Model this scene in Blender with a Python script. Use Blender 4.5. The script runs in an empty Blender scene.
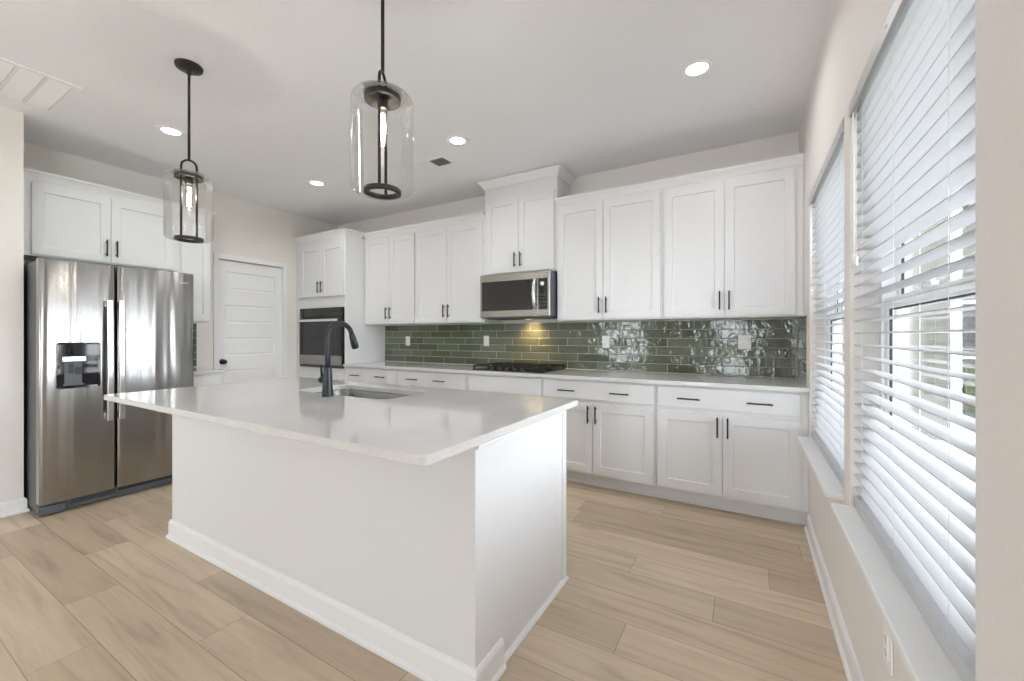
import bpy, bmesh, math, random
from mathutils import Vector, Matrix
random.seed(7)
PI = math.pi
S = bpy.context.scene
COL = S.collection

# ------------------------------------------------------------------ camera, sky, light, exposure
cam_d = bpy.data.cameras.new('camera'); cam = bpy.data.objects.new('camera', cam_d); COL.objects.link(cam)
cam.location = (0, 0, 1.245); cam.rotation_euler = (PI/2, 0, math.radians(30))
cam_d.sensor_width = 36; cam_d.lens = 411/1024*36; cam_d.shift_y = -4.7/1024; cam_d.clip_start = 0.02
S.camera = cam
S.view_settings.view_transform = 'Standard'; S.view_settings.look = 'None'
S.view_settings.gamma = 1; S.view_settings.use_curve_mapping = False
S.view_settings.exposure = 0.68
S.view_settings.use_white_balance = True; S.view_settings.white_balance_temperature = 6330; S.view_settings.white_balance_tint = 10
S.cycles.use_denoising = True
S.cycles.max_bounces = 10; S.cycles.diffuse_bounces = 6; S.cycles.glossy_bounces = 5
S.cycles.transparent_max_bounces = 24; S.cycles.sample_clamp_indirect = 6.0
S.cycles.caustics_reflective = False; S.cycles.caustics_refractive = False

W = bpy.data.worlds.new('sky'); S.world = W; W.use_nodes = True
wn = W.node_tree.nodes; wl = W.node_tree.links
bg = wn['Background']; bg.inputs['Strength'].default_value = 8.2
wg = wn.new('ShaderNodeTexCoord'); wsx = wn.new('ShaderNodeSeparateXYZ'); wr = wn.new('ShaderNodeValToRGB')
wl.new(wg.outputs['Generated'], wsx.inputs[0]); wl.new(wsx.outputs['Z'], wr.inputs[0]); wl.new(wr.outputs[0], bg.inputs['Color'])
wr.color_ramp.elements[0].color = (0.94, 0.955, 1.0, 1); wr.color_ramp.elements[1].color = (0.86, 0.91, 1.0, 1)

def area(name, loc, rot, sx, sy, power, color=(1, 1, 1), shape='RECTANGLE', spread=PI):
    d = bpy.data.lights.new(name, 'AREA'); d.shape = shape; d.size = sx
    if shape == 'RECTANGLE': d.size_y = sy
    d.energy = power; d.color = color
    o = bpy.data.objects.new(name, d); COL.objects.link(o); o.location = loc; o.rotation_euler = rot
    d.spread = spread
    return o
DAY = (0.90, 0.955, 1.0)
# daylight arriving through the rear glazing behind the camera; the side lamp is added fill
area('patio_daylight', (-0.45, -4.72, 1.15), (-PI/2, 0, PI), 0.6, 2.0, 7, DAY)
area('rear_window_daylight', (-3.3, -4.72, 1.35), (-PI/2, 0, PI), 0.7, 1.45, 9, DAY)
area('side_fill_light', (0.56, -1.9, 1.4), (0, PI/2, 0), 1.6, 1.5, 37, DAY)  # fill light at an added window, brightens the island

# ------------------------------------------------------------------ room numbers
XW, XL, YB, ZC = 0.33, -5.10, 3.845, 2.82      # right wall, left wall, back wall, ceiling
YR = -4.6                                       # rear wall
XS, YS = -4.452, 0.792                           # end of the living-room side wall beside the fridge

# ------------------------------------------------------------------ materials
def new_mat(name):
    m = bpy.data.materials.new(name); m.use_nodes = True
    return m, m.node_tree.nodes, m.node_tree.links, m.node_tree.nodes['Principled BSDF']
def ramp(nt, l, src, stops):
    r = nt.new('ShaderNodeValToRGB')
    e = r.color_ramp.elements
    while len(e) < len(stops): e.new(0.5)
    for i, (p, c) in enumerate(stops):
        e[i].position = p; e[i].color = (*c, 1)
    l.new(src, r.inputs[0]); return r
def paint(name, col, rough=0.5, bump=0.03, scale=220, var=0.02, spec=0.4):
    m, n, l, b = new_mat(name)
    tc = n.new('ShaderNodeTexCoord'); nz = n.new('ShaderNodeTexNoise'); nz.inputs['Scale'].default_value = scale
    nz.inputs['Detail'].default_value = 3
    l.new(tc.outputs['Object'], nz.inputs['Vector'])
    lo = tuple(c*(1-var) for c in col); hi = tuple(min(1, c*(1+var)) for c in col)
    r = ramp(n, l, nz.outputs['Fac'], [(0.3, lo), (0.7, hi)]); l.new(r.outputs[0], b.inputs['Base Color'])
    b.inputs['Roughness'].default_value = rough; b.inputs['Specular IOR Level'].default_value = spec
    if bump:
        bp = n.new('ShaderNodeBump'); bp.inputs['Strength'].default_value = bump; bp.inputs['Distance'].default_value = 0.002
        l.new(nz.outputs['Fac'], bp.inputs['Height']); l.new(bp.outputs[0], b.inputs['Normal'])
    return m
def metal(name, col, rough=0.3, stretch=(300, 300, 3), bump=0.04, wave=0.0, wscale=(5, 5, .5), aniso=0.0, arot=0.0):
    m, n, l, b = new_mat(name)
    b.inputs['Metallic'].default_value = 1.0
    tc = n.new('ShaderNodeTexCoord'); mp = n.new('ShaderNodeMapping'); mp.inputs['Scale'].default_value = stretch
    nz = n.new('ShaderNodeTexNoise'); nz.inputs['Scale'].default_value = 1.0; nz.inputs['Detail'].default_value = 4
    l.new(tc.outputs['Object'], mp.inputs[0]); l.new(mp.outputs[0], nz.inputs['Vector'])
    r = ramp(n, l, nz.outputs['Fac'], [(0.3, tuple(c*.94 for c in col)), (0.7, col)]); l.new(r.outputs[0], b.inputs['Base Color'])
    rr = n.new('ShaderNodeMapRange'); rr.inputs[3].default_value = rough*.85; rr.inputs[4].default_value = rough*1.15
    l.new(nz.outputs['Fac'], rr.inputs[0]); l.new(rr.outputs[0], b.inputs['Roughness'])
    bp = n.new('ShaderNodeBump'); bp.inputs['Strength'].default_value = bump; bp.inputs['Distance'].default_value = 0.001
    l.new(nz.outputs['Fac'], bp.inputs['Height'])
    last = bp
    if wave:
        m2 = n.new('ShaderNodeMapping'); m2.inputs['Scale'].default_value = wscale; m2.inputs['Rotation'].default_value = (0.12, 0.1, 0)
        n2 = n.new('ShaderNodeTexNoise'); n2.inputs['Scale'].default_value = 1.0; n2.inputs['Detail'].default_value = 1
        l.new(tc.outputs['Object'], m2.inputs[0]); l.new(m2.outputs[0], n2.inputs['Vector'])
        b2 = n.new('ShaderNodeBump'); b2.inputs['Strength'].default_value = 1.0; b2.inputs['Distance'].default_value = wave
        l.new(n2.outputs['Fac'], b2.inputs['Height']); l.new(bp.outputs[0], b2.inputs['Normal']); last = b2
    l.new(last.outputs[0], b.inputs['Normal'])
    if aniso:
        tg = n.new('ShaderNodeTangent'); tg.direction_type = 'RADIAL'; tg.axis = 'Z'
        l.new(tg.outputs[0], b.inputs['Tangent']); b.inputs['Anisotropic'].default_value = aniso; b.inputs['Anisotropic Rotation'].default_value = arot
    return m
def emit(name, col, strength):
    m, n, l, b = new_mat(name)
    b.inputs['Base Color'].default_value = (*col, 1); b.inputs['Emission Color'].default_value = (*col, 1)
    b.inputs['Emission Strength'].default_value = strength
    return m
def thin_glass(name, tint=(1, 1, 1), refl=1.0, rough=0.0, edge=0.0):
    m, n, l, b = new_mat(name); n.remove(b)
    out = n['Material Output']
    t = n.new('ShaderNodeBsdfTransparent'); g = n.new('ShaderNodeBsdfGlossy'); g.inputs['Roughness'].default_value = rough
    lw = n.new('ShaderNodeLayerWeight'); lw.inputs['Blend'].default_value = 0.25
    if edge:
        r = ramp(n, l, lw.outputs['Facing'], [(0.55, tint), (1.0, tuple(c*(1-edge) for c in tint))]); l.new(r.outputs[0], t.inputs['Color'])
    else: t.inputs['Color'].default_value = (*tint, 1)
    fr = n.new('ShaderNodeFresnel'); fr.inputs['IOR'].default_value = 1.45
    mu = n.new('ShaderNodeMath'); mu.operation = 'MULTIPLY'; mu.inputs[1].default_value = refl; mu.use_clamp = True
    l.new(fr.outputs[0], mu.inputs[0])
    mx = n.new('ShaderNodeMixShader'); l.new(mu.outputs[0], mx.inputs[0]); l.new(t.outputs[0], mx.inputs[1]); l.new(g.outputs[0], mx.inputs[2])
    l.new(mx.outputs[0], out.inputs['Surface'])
    return m

M = {}
M['wall'] = paint('wall_paint', (0.83, 0.79, 0.755), 0.65, 0.05, 160)
M['ceiling'] = paint('ceiling_paint', (0.91, 0.91, 0.925), 0.8, 0.06, 120)
M['trim'] = paint('trim_paint', (0.85, 0.85, 0.85), 0.35, 0.02)
M['cabinet'] = paint('cabinet_paint', (0.765, 0.765, 0.77), 0.38, 0.015)
M['door'] = paint('door_paint', (0.84, 0.835, 0.83), 0.4, 0.02)
M['plastic'] = paint('white_plastic', (0.91, 0.91, 0.905), 0.35, 0.0)
M['black'] = paint('black_metal', (0.018, 0.017, 0.016), 0.42, 0.02, 300, 0.1)
M['bronze'] = paint('dark_bronze', (0.022, 0.019, 0.016), 0.45, 0.03, 260, 0.15)
M['faucet'] = paint('slate_black_faucet', (0.012, 0.015, 0.020), 0.3, 0.0, 200, 0.1)
M['gloss_black'] = paint('black_glass', (0.010, 0.010, 0.011), 0.05, 0.0, 50, 0.1, 0.6)
M['dark'] = paint('dark_grey_plastic', (0.05, 0.052, 0.055), 0.5, 0.02)
M['grille'] = paint('grey_grille', (0.11, 0.12, 0.135), 0.45, 0.02)
M['iron'] = paint('cast_iron', (0.012, 0.012, 0.012), 0.6, 0.1, 180, 0.2)
M['steel'] = metal('brushed_steel', (0.60, 0.59, 0.575), 0.27, (300, 300, 3), 0.03)
M['fridge_steel'] = metal('fridge_steel', (0.37, 0.365, 0.357), 0.22, (90, 90, 1), 0.006, 0.014, (9.0, 9.0, .45), 0.7, 0.25)
M['fridge_side'] = paint('fridge_side', (0.10, 0.10, 0.10), 0.45, 0.05, 400)
M['steel_h'] = metal('brushed_steel_horizontal', (0.37, 0.355, 0.335), 0.28, (3, 300, 300), 0.03)
M['sink'] = metal('sink_steel', (0.27, 0.27, 0.27), 0.28, (3, 200, 200), 0.03)
M['chrome'] = metal('satin_handle_steel', (0.78, 0.77, 0.76), 0.2, (200, 200, 3), 0.01)
M['glass'] = thin_glass('window_glass', (0.97, 0.985, 0.98), 0.8)
M['shade'] = thin_glass('shade_glass', (0.985, 0.985, 0.98), .55, 0.0, 0.10)
M['bulb_glass'] = thin_glass('bulb_glass', (1.0, 0.97, 0.92), 0.8, 0, 0.2)
M['lens'] = emit('lamp_lens', (1, 0.97, 0.92), 6)
M['filament'] = emit('filament', (1.0, 0.84, 0.62), 14)
M['hoodlamp'] = emit('cooktop_lamp_lens', (1.0, 0.72, 0.40), 3)
M['outlet'] = paint('outlet_plastic', (0.88, 0.875, 0.86), 0.35, 0)
M['slot'] = paint('outlet_slot', (0.35, 0.34, 0.33), 0.5, 0)
M['shadow_gap'] = paint('cavity_dark', (0.03, 0.03, 0.03), 0.8, 0)

def slat_mat():
    m, n, l, b = new_mat('blind_slat_white')
    b.inputs['Base Color'].default_value = (0.68, 0.68, 0.69, 1); b.inputs['Roughness'].default_value = 0.4
    tr = n.new('ShaderNodeBsdfTranslucent'); tr.inputs['Color'].default_value = (0.76, 0.765, 0.78, 1)
    mx = n.new('ShaderNodeMixShader'); mx.inputs[0].default_value = 0.22
    l.new(b.outputs[0], mx.inputs[1]); l.new(tr.outputs[0], mx.inputs[2]); l.new(mx.outputs[0], n['Material Output'].inputs[0])
    return m
M['slat'] = slat_mat()

def quartz():
    m, n, l, b = new_mat('white_quartz')
    tc = n.new('ShaderNodeTexCoord'); nz = n.new('ShaderNodeTexNoise'); nz.inputs['Scale'].default_value = 90; nz.inputs['Detail'].default_value = 6
    l.new(tc.outputs['Object'], nz.inputs['Vector'])
    n2 = n.new('ShaderNodeTexNoise'); n2.inputs['Scale'].default_value = 3; n2.inputs['Detail'].default_value = 5
    l.new(tc.outputs['Object'], n2.inputs['Vector'])
    r = ramp(n, l, nz.outputs['Fac'], [(0.35, (0.675, 0.665, 0.655)), (0.65, (0.705, 0.695, 0.685))])
    r2 = ramp(n, l, n2.outputs['Fac'], [(0.4, (0.97, 0.97, 0.965)), (0.6, (1, 1, 1))])
    mx = n.new('ShaderNodeMix'); mx.data_type = 'RGBA'; mx.blend_type = 'MULTIPLY'; mx.inputs[0].default_value = 1
    l.new(r.outputs[0], mx.inputs[6]); l.new(r2.outputs[0], mx.inputs[7]); l.new(mx.outputs[2], b.inputs['Base Color'])
    b.inputs['Roughness'].default_value = 0.045; b.inputs['Specular IOR Level'].default_value = 0.6
    return m
M['quartz'] = quartz()

def math_node(n, l, op, a, b=None):
    x = n.new('ShaderNodeMath'); x.operation = op
    for i, v in enumerate((a, b)):
        if v is None: continue
        if isinstance(v, (int, float)): x.inputs[i].default_value = v
        else: l.new(v, x.inputs[i])
    return x.outputs[0]
def plank_mat():
    m, n, l, b = new_mat('oak_plank_floor')
    PW, PL = 0.197, 1.32
    tc = n.new('ShaderNodeTexCoord'); sx = n.new('ShaderNodeSeparateXYZ'); l.new(tc.outputs['Object'], sx.inputs[0])
    x, y = sx.outputs['X'], sx.outputs['Y']
    v = math_node(n, l, 'DIVIDE', math_node(n, l, 'SUBTRACT', y, 0.804), PW)
    row = math_node(n, l, 'FLOOR', v); fv = math_node(n, l, 'FRACT', v)
    wn_ = n.new('ShaderNodeTexWhiteNoise'); wn_.noise_dimensions = '1D'; l.new(math_node(n, l, 'ADD', row, 3.7), wn_.inputs['W'])
    u = math_node(n, l, 'ADD', math_node(n, l, 'DIVIDE', x, PL), math_node(n, l, 'MULTIPLY', wn_.outputs['Value'], 7.3))
    cell = math_node(n, l, 'FLOOR', u); fu = math_node(n, l, 'FRACT', u)
    cv = n.new('ShaderNodeCombineXYZ'); l.new(row, cv.inputs[0]); l.new(cell, cv.inputs[1])
    w2 = n.new('ShaderNodeTexWhiteNoise'); w2.noise_dimensions = '2D'; l.new(cv.outputs[0], w2.inputs['Vector'])
    # grain, stretched along the plank, offset per plank
    cg = n.new('ShaderNodeCombineXYZ')
    l.new(math_node(n, l, 'ADD', math_node(n, l, 'MULTIPLY', x, 1.1), math_node(n, l, 'MULTIPLY', w2.outputs['Value'], 31.0)), cg.inputs[0])
    l.new(math_node(n, l, 'ADD', math_node(n, l, 'MULTIPLY', y, 14.0), math_node(n, l, 'MULTIPLY', row, 5.1)), cg.inputs[1])
    g1 = n.new('ShaderNodeTexNoise'); g1.inputs['Scale'].default_value = 1.3; g1.inputs['Detail'].default_value = 7; g1.inputs['Distortion'].default_value = 0.9
    l.new(cg.outputs[0], g1.inputs['Vector'])
    cf = n.new('ShaderNodeCombineXYZ')
    l.new(math_node(n, l, 'MULTIPLY', x, 6.0), cf.inputs[0]); l.new(math_node(n, l, 'MULTIPLY', y, 170.0), cf.inputs[1]); l.new(row, cf.inputs[2])
    g2 = n.new('ShaderNodeTexNoise'); g2.inputs['Scale'].default_value = 1.0; g2.inputs['Detail'].default_value = 4
    l.new(cf.outputs[0], g2.inputs['Vector'])
    base = ramp(n, l, w2.outputs['Value'], [(0.0, (0.50, 0.395, 0.28)), (0.35, (0.62, 0.50, 0.365)), (0.7, (0.67, 0.55, 0.405)), (1.0, (0.55, 0.445, 0.325))])
    gr = ramp(n, l, g1.outputs['Fac'], [(0.28, (0.74, 0.73, 0.72)), (0.48, (0.97, 0.97, 0.97)), (0.7, (1.06, 1.06, 1.06))])
    fr = ramp(n, l, g2.outputs['Fac'], [(0.3, (0.93, 0.925, 0.92)), (0.65, (1.02, 1.02, 1.02))])
    def mul(a, c):
        mx = n.new('ShaderNodeMix'); mx.data_type = 'RGBA'; mx.blend_type = 'MULTIPLY'; mx.inputs[0].default_value = 1
        l.new(a, mx.inputs[6]); l.new(c, mx.inputs[7]); return mx.outputs[2]
    # seams
    dv = math_node(n, l, 'MULTIPLY', math_node(n, l, 'MINIMUM', fv, math_node(n, l, 'SUBTRACT', 1.0, fv)), PW)
    du = math_node(n, l, 'MULTIPLY', math_node(n, l, 'MINIMUM', fu, math_node(n, l, 'SUBTRACT', 1.0, fu)), PL)
    d = math_node(n, l, 'MINIMUM', dv, du)
    sm = n.new('ShaderNodeMapRange'); sm.inputs[1].default_value = 0.0006; sm.inputs[2].default_value = 0.0026; l.new(d, sm.inputs[0])
    se = ramp(n, l, sm.outputs[0], [(0.0, (0.62, 0.58, 0.54)), (1.0, (1, 1, 1))])
    c = mul(mul(mul(base.outputs[0], gr.outputs[0]), fr.outputs[0]), se.outputs[0])
    l.new(c, b.inputs['Base Color'])
    b.inputs['Roughness'].default_value = 0.38; b.inputs['Specular IOR Level'].default_value = 0.4
    bp = n.new('ShaderNodeBump'); bp.inputs['Strength'].default_value = 0.25; bp.inputs['Distance'].default_value = 0.001
    hh = math_node(n, l, 'ADD', sm.outputs[0], math_node(n, l, 'MULTIPLY', g2.outputs['Fac'], 0.25)); l.new(hh, bp.inputs['Height']); l.new(bp.outputs[0], b.inputs['Normal'])
    return m
M['floor'] = plank_mat()

def tile_mat():
    m, n, l, b = new_mat('green_glazed_tile')
    at = n.new('ShaderNodeAttribute'); at.attribute_name = 'tone'
    tc = n.new('ShaderNodeTexCoord')
    nz = n.new('ShaderNodeTexNoise'); nz.inputs['Scale'].default_value = 22; nz.inputs['Detail'].default_value = 4
    l.new(tc.outputs['Object'], nz.inputs['Vector'])
    s = math_node(n, l, 'ADD', math_node(n, l, 'MULTIPLY', at.outputs['Fac'], 0.6), math_node(n, l, 'MULTIPLY', nz.outputs['Fac'], 0.4))
    r = ramp(n, l, s, [(0.2, (0.085, 0.100, 0.062)), (0.5, (0.115, 0.132, 0.086)), (0.8, (0.150, 0.168, 0.115))])
    l.new(r.outputs[0], b.inputs['Base Color'])
    b.inputs['Roughness'].default_value = 0.085; b.inputs['Specular IOR Level'].default_value = 0.5
    n2 = n.new('ShaderNodeTexNoise'); n2.inputs['Scale'].default_value = 25; n2.inputs['Detail'].default_value = 1.5; n2.inputs['Distortion'].default_value = 0.6
    l.new(tc.outputs['Object'], n2.inputs['Vector'])
    bp = n.new('ShaderNodeBump'); bp.inputs['Strength'].default_value = 1.0; bp.inputs['Distance'].default_value = 0.0046
    n3 = n.new('ShaderNodeTexNoise'); n3.inputs['Scale'].default_value = 6.5; n3.inputs['Detail'].default_value = 1.0
    l.new(tc.outputs['Object'], n3.inputs['Vector'])
    mr = n.new('ShaderNodeMapRange'); mr.inputs[1].default_value = 0.46; mr.inputs[2].default_value = 0.68; mr.inputs[3].default_value = 0.30; mr.inputs[4].default_value = 1.0
    l.new(n3.outputs['Fac'], mr.inputs[0])
    l.new(math_node(n, l, 'MULTIPLY', n2.outputs['Fac'], mr.outputs[0]), bp.inputs['Height']); l.new(bp.outputs[0], b.inputs['Normal'])
    return m
M['tile'] = tile_mat()
M['grout'] = paint('pale_grout', (0.62, 0.60, 0.50), 0.85, 0.05, 500)

# ------------------------------------------------------------------ mesh helpers
def box(bm, x0, x1, y0, y1, z0, z1, bev=0.0, seg=2, mi=0):
    t = bmesh.new()
    vs = [t.verts.new((x, y, z)) for x in (x0, x1) for y in (y0, y1) for z in (z0, z1)]
    for f in ((0, 1, 3, 2), (4, 6, 7, 5), (0, 4, 5, 1), (2, 3, 7, 6), (0, 2, 6, 4), (1, 5, 7, 3)):
        t.faces.new([vs[i] for i in f])
    if bev: bmesh.ops.bevel(t, geom=list(t.edges), offset=bev, segments=seg, affect='EDGES', profile=0.6)
    merge(bm, t, mi)
def merge(bm, t, mi=0, mat=None):
    if mat is not None: bmesh.ops.transform(t, matrix=mat, verts=t.verts)
    bmesh.ops.recalc_face_normals(t, faces=t.faces)
    mp = {v: bm.verts.new(v.co) for v in t.verts}
    for f in t.faces:
        try: nf = bm.faces.new([mp[v] for v in f.verts])
        except ValueError: continue
        nf.material_index = mi; nf.smooth = f.smooth
    t.free()
def lathe(bm, prof, c=(0, 0, 0), seg=32, axis='z', mi=0, close=True, smooth=True):
    """prof: list of (r, h) along the axis"""
    t = bmesh.new(); rings = []
    for r, h in prof:
        if r < 1e-6: rings.append([t.verts.new((0, 0, h))])
        else: rings.append([t.verts.new((r*math.cos(2*PI*k/seg), r*math.sin(2*PI*k/seg), h)) for k in range(seg)])
    for a, b in zip(rings, rings[1:]):
        for k in range(seg):
            k2 = (k+1) % seg
            if len(a) == 1 and len(b) == 1: continue
            if len(a) == 1: f = t.faces.new((a[0], b[k], b[k2]))
            elif len(b) == 1: f = t.faces.new((a[k], a[k2], b[0]))
            else: f = t.faces.new((a[k], a[k2], b[k2], b[k]))
            f.smooth = smooth
    if close:
        for r in (rings[0], rings[-1]):
            if len(r) > 1:
                try: t.faces.new(r)
                except ValueError: pass
    R = {'z': Matrix(), 'x': Matrix.Rotation(PI/2, 4, 'Y'), 'y': Matrix.Rotation(-PI/2, 4, 'X')}[axis]
    merge(bm, t, mi, Matrix.Translation(c) @ R)
def tube(bm, pts, r, seg=12, mi=0, flat=None, closed=False):
    """sweep a circle (or ellipse r, flat) along pts; r may be a list"""
    pts = [Vector(p) for p in pts]; n = len(pts); t = bmesh.new(); rings = []
    up = None
    for i, p in enumerate(pts):
        if closed: d = (pts[(i+1) % n]-pts[i-1]).normalized()
        else: d = (pts[min(i+1, n-1)]-pts[max(i-1, 0)]).normalized()
        if up is None:
            up = Vector((0, 0, 1)) if abs(d.z) < 0.9 else Vector((0, 1, 0))
        a = d.cross(up).normalized(); up = a.cross(d).normalized()
        rr = r[i] if isinstance(r, (list, tuple)) else r
        r2 = rr if flat is None else flat
        rings.append([t.verts.new(p + a*(rr*math.cos(2*PI*k/seg)) + up*(r2*math.sin(2*PI*k/seg))) for k in range(seg)])
    m = n if closed else n-1
    for i in range(m):
        a, b = rings[i], rings[(i+1) % n]
        for k in range(seg):
            f = t.faces.new((a[k], a[(k+1) % seg], b[(k+1) % seg], b[k])); f.smooth = True
    if not closed:
        t.faces.new(rings[0]); t.faces.new(rings[-1])
    merge(bm, t, mi)
def prism(bm, prof, a, b, axis='x', mi=0, m0=0.0, m1=0.0):
    """extrude a 2-D profile (out, up) along an axis from a to b; 'out' points to -y; m0, m1 mitre: the end shifts by m*out"""
    t = bmesh.new()
    def pt(s, o, u, m):
        return Vector((s + m*o, -o, u))
    A = [t.verts.new(pt(a, o, u, m0)) for o, u in prof]; B = [t.verts.new(pt(b, o, u, m1)) for o, u in prof]
    k = len(prof)
    for i in range(k): t.faces.new((A[i], A[(i+1) % k], B[(i+1) % k], B[i]))
    t.faces.new(A); t.faces.new(B)
    merge(bm, t, mi)
def rrect(x0, x1, y0, y1, r, k=6):
    pts = []
    rs = r if isinstance(r, (list, tuple)) else [r]*4
    for i, (cx, cy, a0) in enumerate(((x1, y1, 0), (x0, y1, PI/2), (x0, y0, PI), (x1, y0, 1.5*PI))):
        rr = rs[i]; ox = cx - rr*(1 if cx == x1 else -1); oy = cy - rr*(1 if cy == y1 else -1)
        for j in range(k+1):
            a = a0 + PI/2*j/k; pts.append((ox + rr*math.cos(a), oy + rr*math.sin(a)))
    return pts
def loft(bm, loops, mi=0, cap0=True, cap1=True, smooth=False, closed=False):
    t = bmesh.new(); R = [[t.verts.new(p) for p in lp] for lp in loops]; k = len(R[0])
    pairs = list(zip(R, R[1:])) + ([(R[-1], R[0])] if closed else [])
    for a, b in pairs:
        for i in range(k):
            f = t.faces.new((a[i], a[(i+1) % k], b[(i+1) % k], b[i])); f.smooth = smooth
    if cap0 and not closed: t.faces.new(R[0])
    if cap1 and not closed: t.faces.new(R[-1])
    merge(bm, t, mi)
def panel(bm, w, h, th, us, vs, cells, dep=0.010, slope=0.006, raise_=0.0, x0=0, z0=0, y0=0, mi=0, edge=0.0015):
    """flat slab, front at y0 facing -y, with recessed panels in the given grid cells"""
    t = bmesh.new()
    us = [0]+us+[w]; vs = [0]+vs+[h]
    V = {}
    def v(x, y, z):
        k = (round(x, 6), round(y, 6), round(z, 6))
        if k not in V: V[k] = t.verts.new((x0+x, y0+y, z0+z))
        return V[k]
    for i in range(len(us)-1):
        for j in range(len(vs)-1):
            a, b, c, d = us[i], us[i+1], vs[j], vs[j+1]
            if (i, j) in cells:
                s = slope
                q0 = [(a, c), (b, c), (b, d), (a, d)]
                q1 = [(a+s, c+s), (b-s, c+s), (b-s, d-s), (a+s, d-s)]
                rings = [(q0, 0), (q1, dep)]
                if raise_:
                    g = 0.022
                    rings += [([(a+s+g, c+s+g), (b-s-g, c+s+g), (b-s-g, d-s-g), (a+s+g, d-s-g)], dep-raise_)]
                for (ra, ya), (rb, yb) in zip(rings, rings[1:]):
                    for e in range(4):
                        t.faces.new((v(ra[e][0], ya, ra[e][1]), v(ra[(e+1) % 4][0], ya, ra[(e+1) % 4][1]), v(rb[(e+1) % 4][0], yb, rb[(e+1) % 4][1]), v(rb[e][0], yb, rb[e][1])))
                r, y = rings[-1]; t.faces.new([v(p[0], y, p[1]) for p in r])
            else:
                t.faces.new([v(a, 0, c), v(b, 0, c), v(b, 0, d), v(a, 0, d)])
    bnd = [e for e in t.edges if e.is_boundary]
    # sides and back
    ex = bmesh.ops.extrude_edge_only(t, edges=bnd)
    nv = [g for g in ex['geom'] if isinstance(g, bmesh.types.BMVert)]
    for q in nv: q.co.y = y0+th
    ne = [g for g in ex['geom'] if isinstance(g, bmesh.types.BMEdge)]
    bmesh.ops.contextual_create(t, geom=[e for e in ne if e.is_boundary])
    merge(bm, t, mi)

def link(name, bm, mat, parent=None, loc=None, rot=None, smooth_angle=None):
    me = bpy.data.meshes.new(name); bm.to_mesh(me); bm.free()
    for x in (mat if isinstance(mat, (list, tuple)) else [mat]): me.materials.append(x)
    if smooth_angle:
        for p in me.polygons: p.use_smooth = True
        me.set_sharp_from_angle(angle=math.radians(smooth_angle))
    o = bpy.data.objects.new(name, me); COL.objects.link(o)
    if parent is not None: o.parent = parent
    if loc is not None: o.location = loc
    if rot is not None: o.rotation_euler = (0, 0, rot)
    return o
def tag(o, label, cat, group=None, kind=None):
    o['label'] = label; o['category'] = cat
    if group: o['group'] = group
    if kind: o['kind'] = kind
    return o
def thing(name, label, cat, loc, rot=0.0, group=None):
    o = bpy.data.objects.new(name, None); COL.objects.link(o); o.empty_display_size = 0.1
    o.location = loc; o.rotation_euler = (0, 0, rot)
    return tag(o, label, cat, group)
def struct(name, bm, mat, label=None, cat=None, **k):
    o = link(name, bm, mat, **k); o['kind'] = 'structure'
    if label: o['label'] = label
    if cat: o['category'] = cat
    return o
def dup(root, loc, label, rot=None):
    r = root.copy(); COL.objects.link(r); r.location = loc; r['label'] = label
    if rot is not None: r.rotation_euler = (0, 0, rot)
    for ch in list(root.children):
        c = ch.copy(); COL.objects.link(c); c.parent = r
        for g in list(ch.children):
            d = g.copy(); COL.objects.link(d); d.parent = c
    return r
B = bmesh.new
LEFT = PI/2      # local front (-y) turned to face +x
RIGHT = -PI/2    # local front turned to face -x

# ------------------------------------------------------------------ room shell
TH = 0.16
W1 = (2.095, 3.19); W2 = (0.99, 1.985); WZ = (0.605, 2.13); W3 = (-2.75, -1.05)
bm = B(); box(bm, XL-.6, XW+TH, YR-TH, YB+.2, -0.10, 0.0)
struct('floor', bm, M['floor'], 'light oak plank floor running across the kitchen', 'floor')
bm = B(); box(bm, XL-.6, XW+TH, YR-TH, YB+.2, ZC, ZC+.12)
struct('ceiling', bm, M['ceiling'], 'flat off white ceiling over the kitchen', 'ceiling')
bm = B(); box(bm, XL-TH, XW+TH, YB, YB+TH, 0, ZC)
struct('wall_back', bm, M['wall'], 'greige wall behind the long cabinet run', 'wall')
# left kitchen wall with the pantry door opening
DO = (2.305, 3.060, 2.105)
bm = B()
box(bm, XL-TH, XL, YS-.14, DO[0], 0, ZC); box(bm, XL-TH, XL, DO[1], YB, 0, ZC); box(bm, XL-TH, XL, DO[0], DO[1], DO[2], ZC)
struct('wall_left', bm, M['wall'], 'greige left wall around the pantry door', 'wall')
bm = B(); box(bm, XL, XS, YR, YS, 0, ZC)
struct('wall_living', bm, M['wall'], 'wall end beside the refrigerator at the left edge', 'wall')
# right wall with two kitchen windows and one added for fill light
bm = B()
ys = [YR-TH, W3[0], W3[1], W2[0], W2[1], W1[0], W1[1], YB]
for a, b in zip(ys, ys[1:]):
    if (a, b) in (W1, W2, W3):
        box(bm, XW, XW+TH, a, b, 0, WZ[0]-.024); box(bm, XW, XW+TH, a, b, WZ[1], ZC)
    else: box(bm, XW, XW+TH, a, b, 0, ZC)
struct('wall_right', bm, M['wall'], 'greige wall with the two blinded windows', 'wall')
# rear wall behind the camera with a glazed patio door and a window
RD = (-0.88, -0.02, 0.0, 2.10); RW = (-3.75, -2.85, 0.6, 2.13)
bm = B()
box(bm, XS, RW[0], YR-TH, YR, 0, ZC); box(bm, RW[1], RD[0], YR-TH, YR, 0, ZC); box(bm, RD[1], XW, YR-TH, YR, 0, ZC)
box(bm, RW[0], RW[1], YR-TH, YR, 0, RW[2]); box(bm, RW[0], RW[1], YR-TH, YR, RW[3], ZC); box(bm, RD[0], RD[1], YR-TH, YR, RD[3], ZC)
struct('wall_rear', bm, M['wall'], 'rear living room wall', 'wall')

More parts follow.
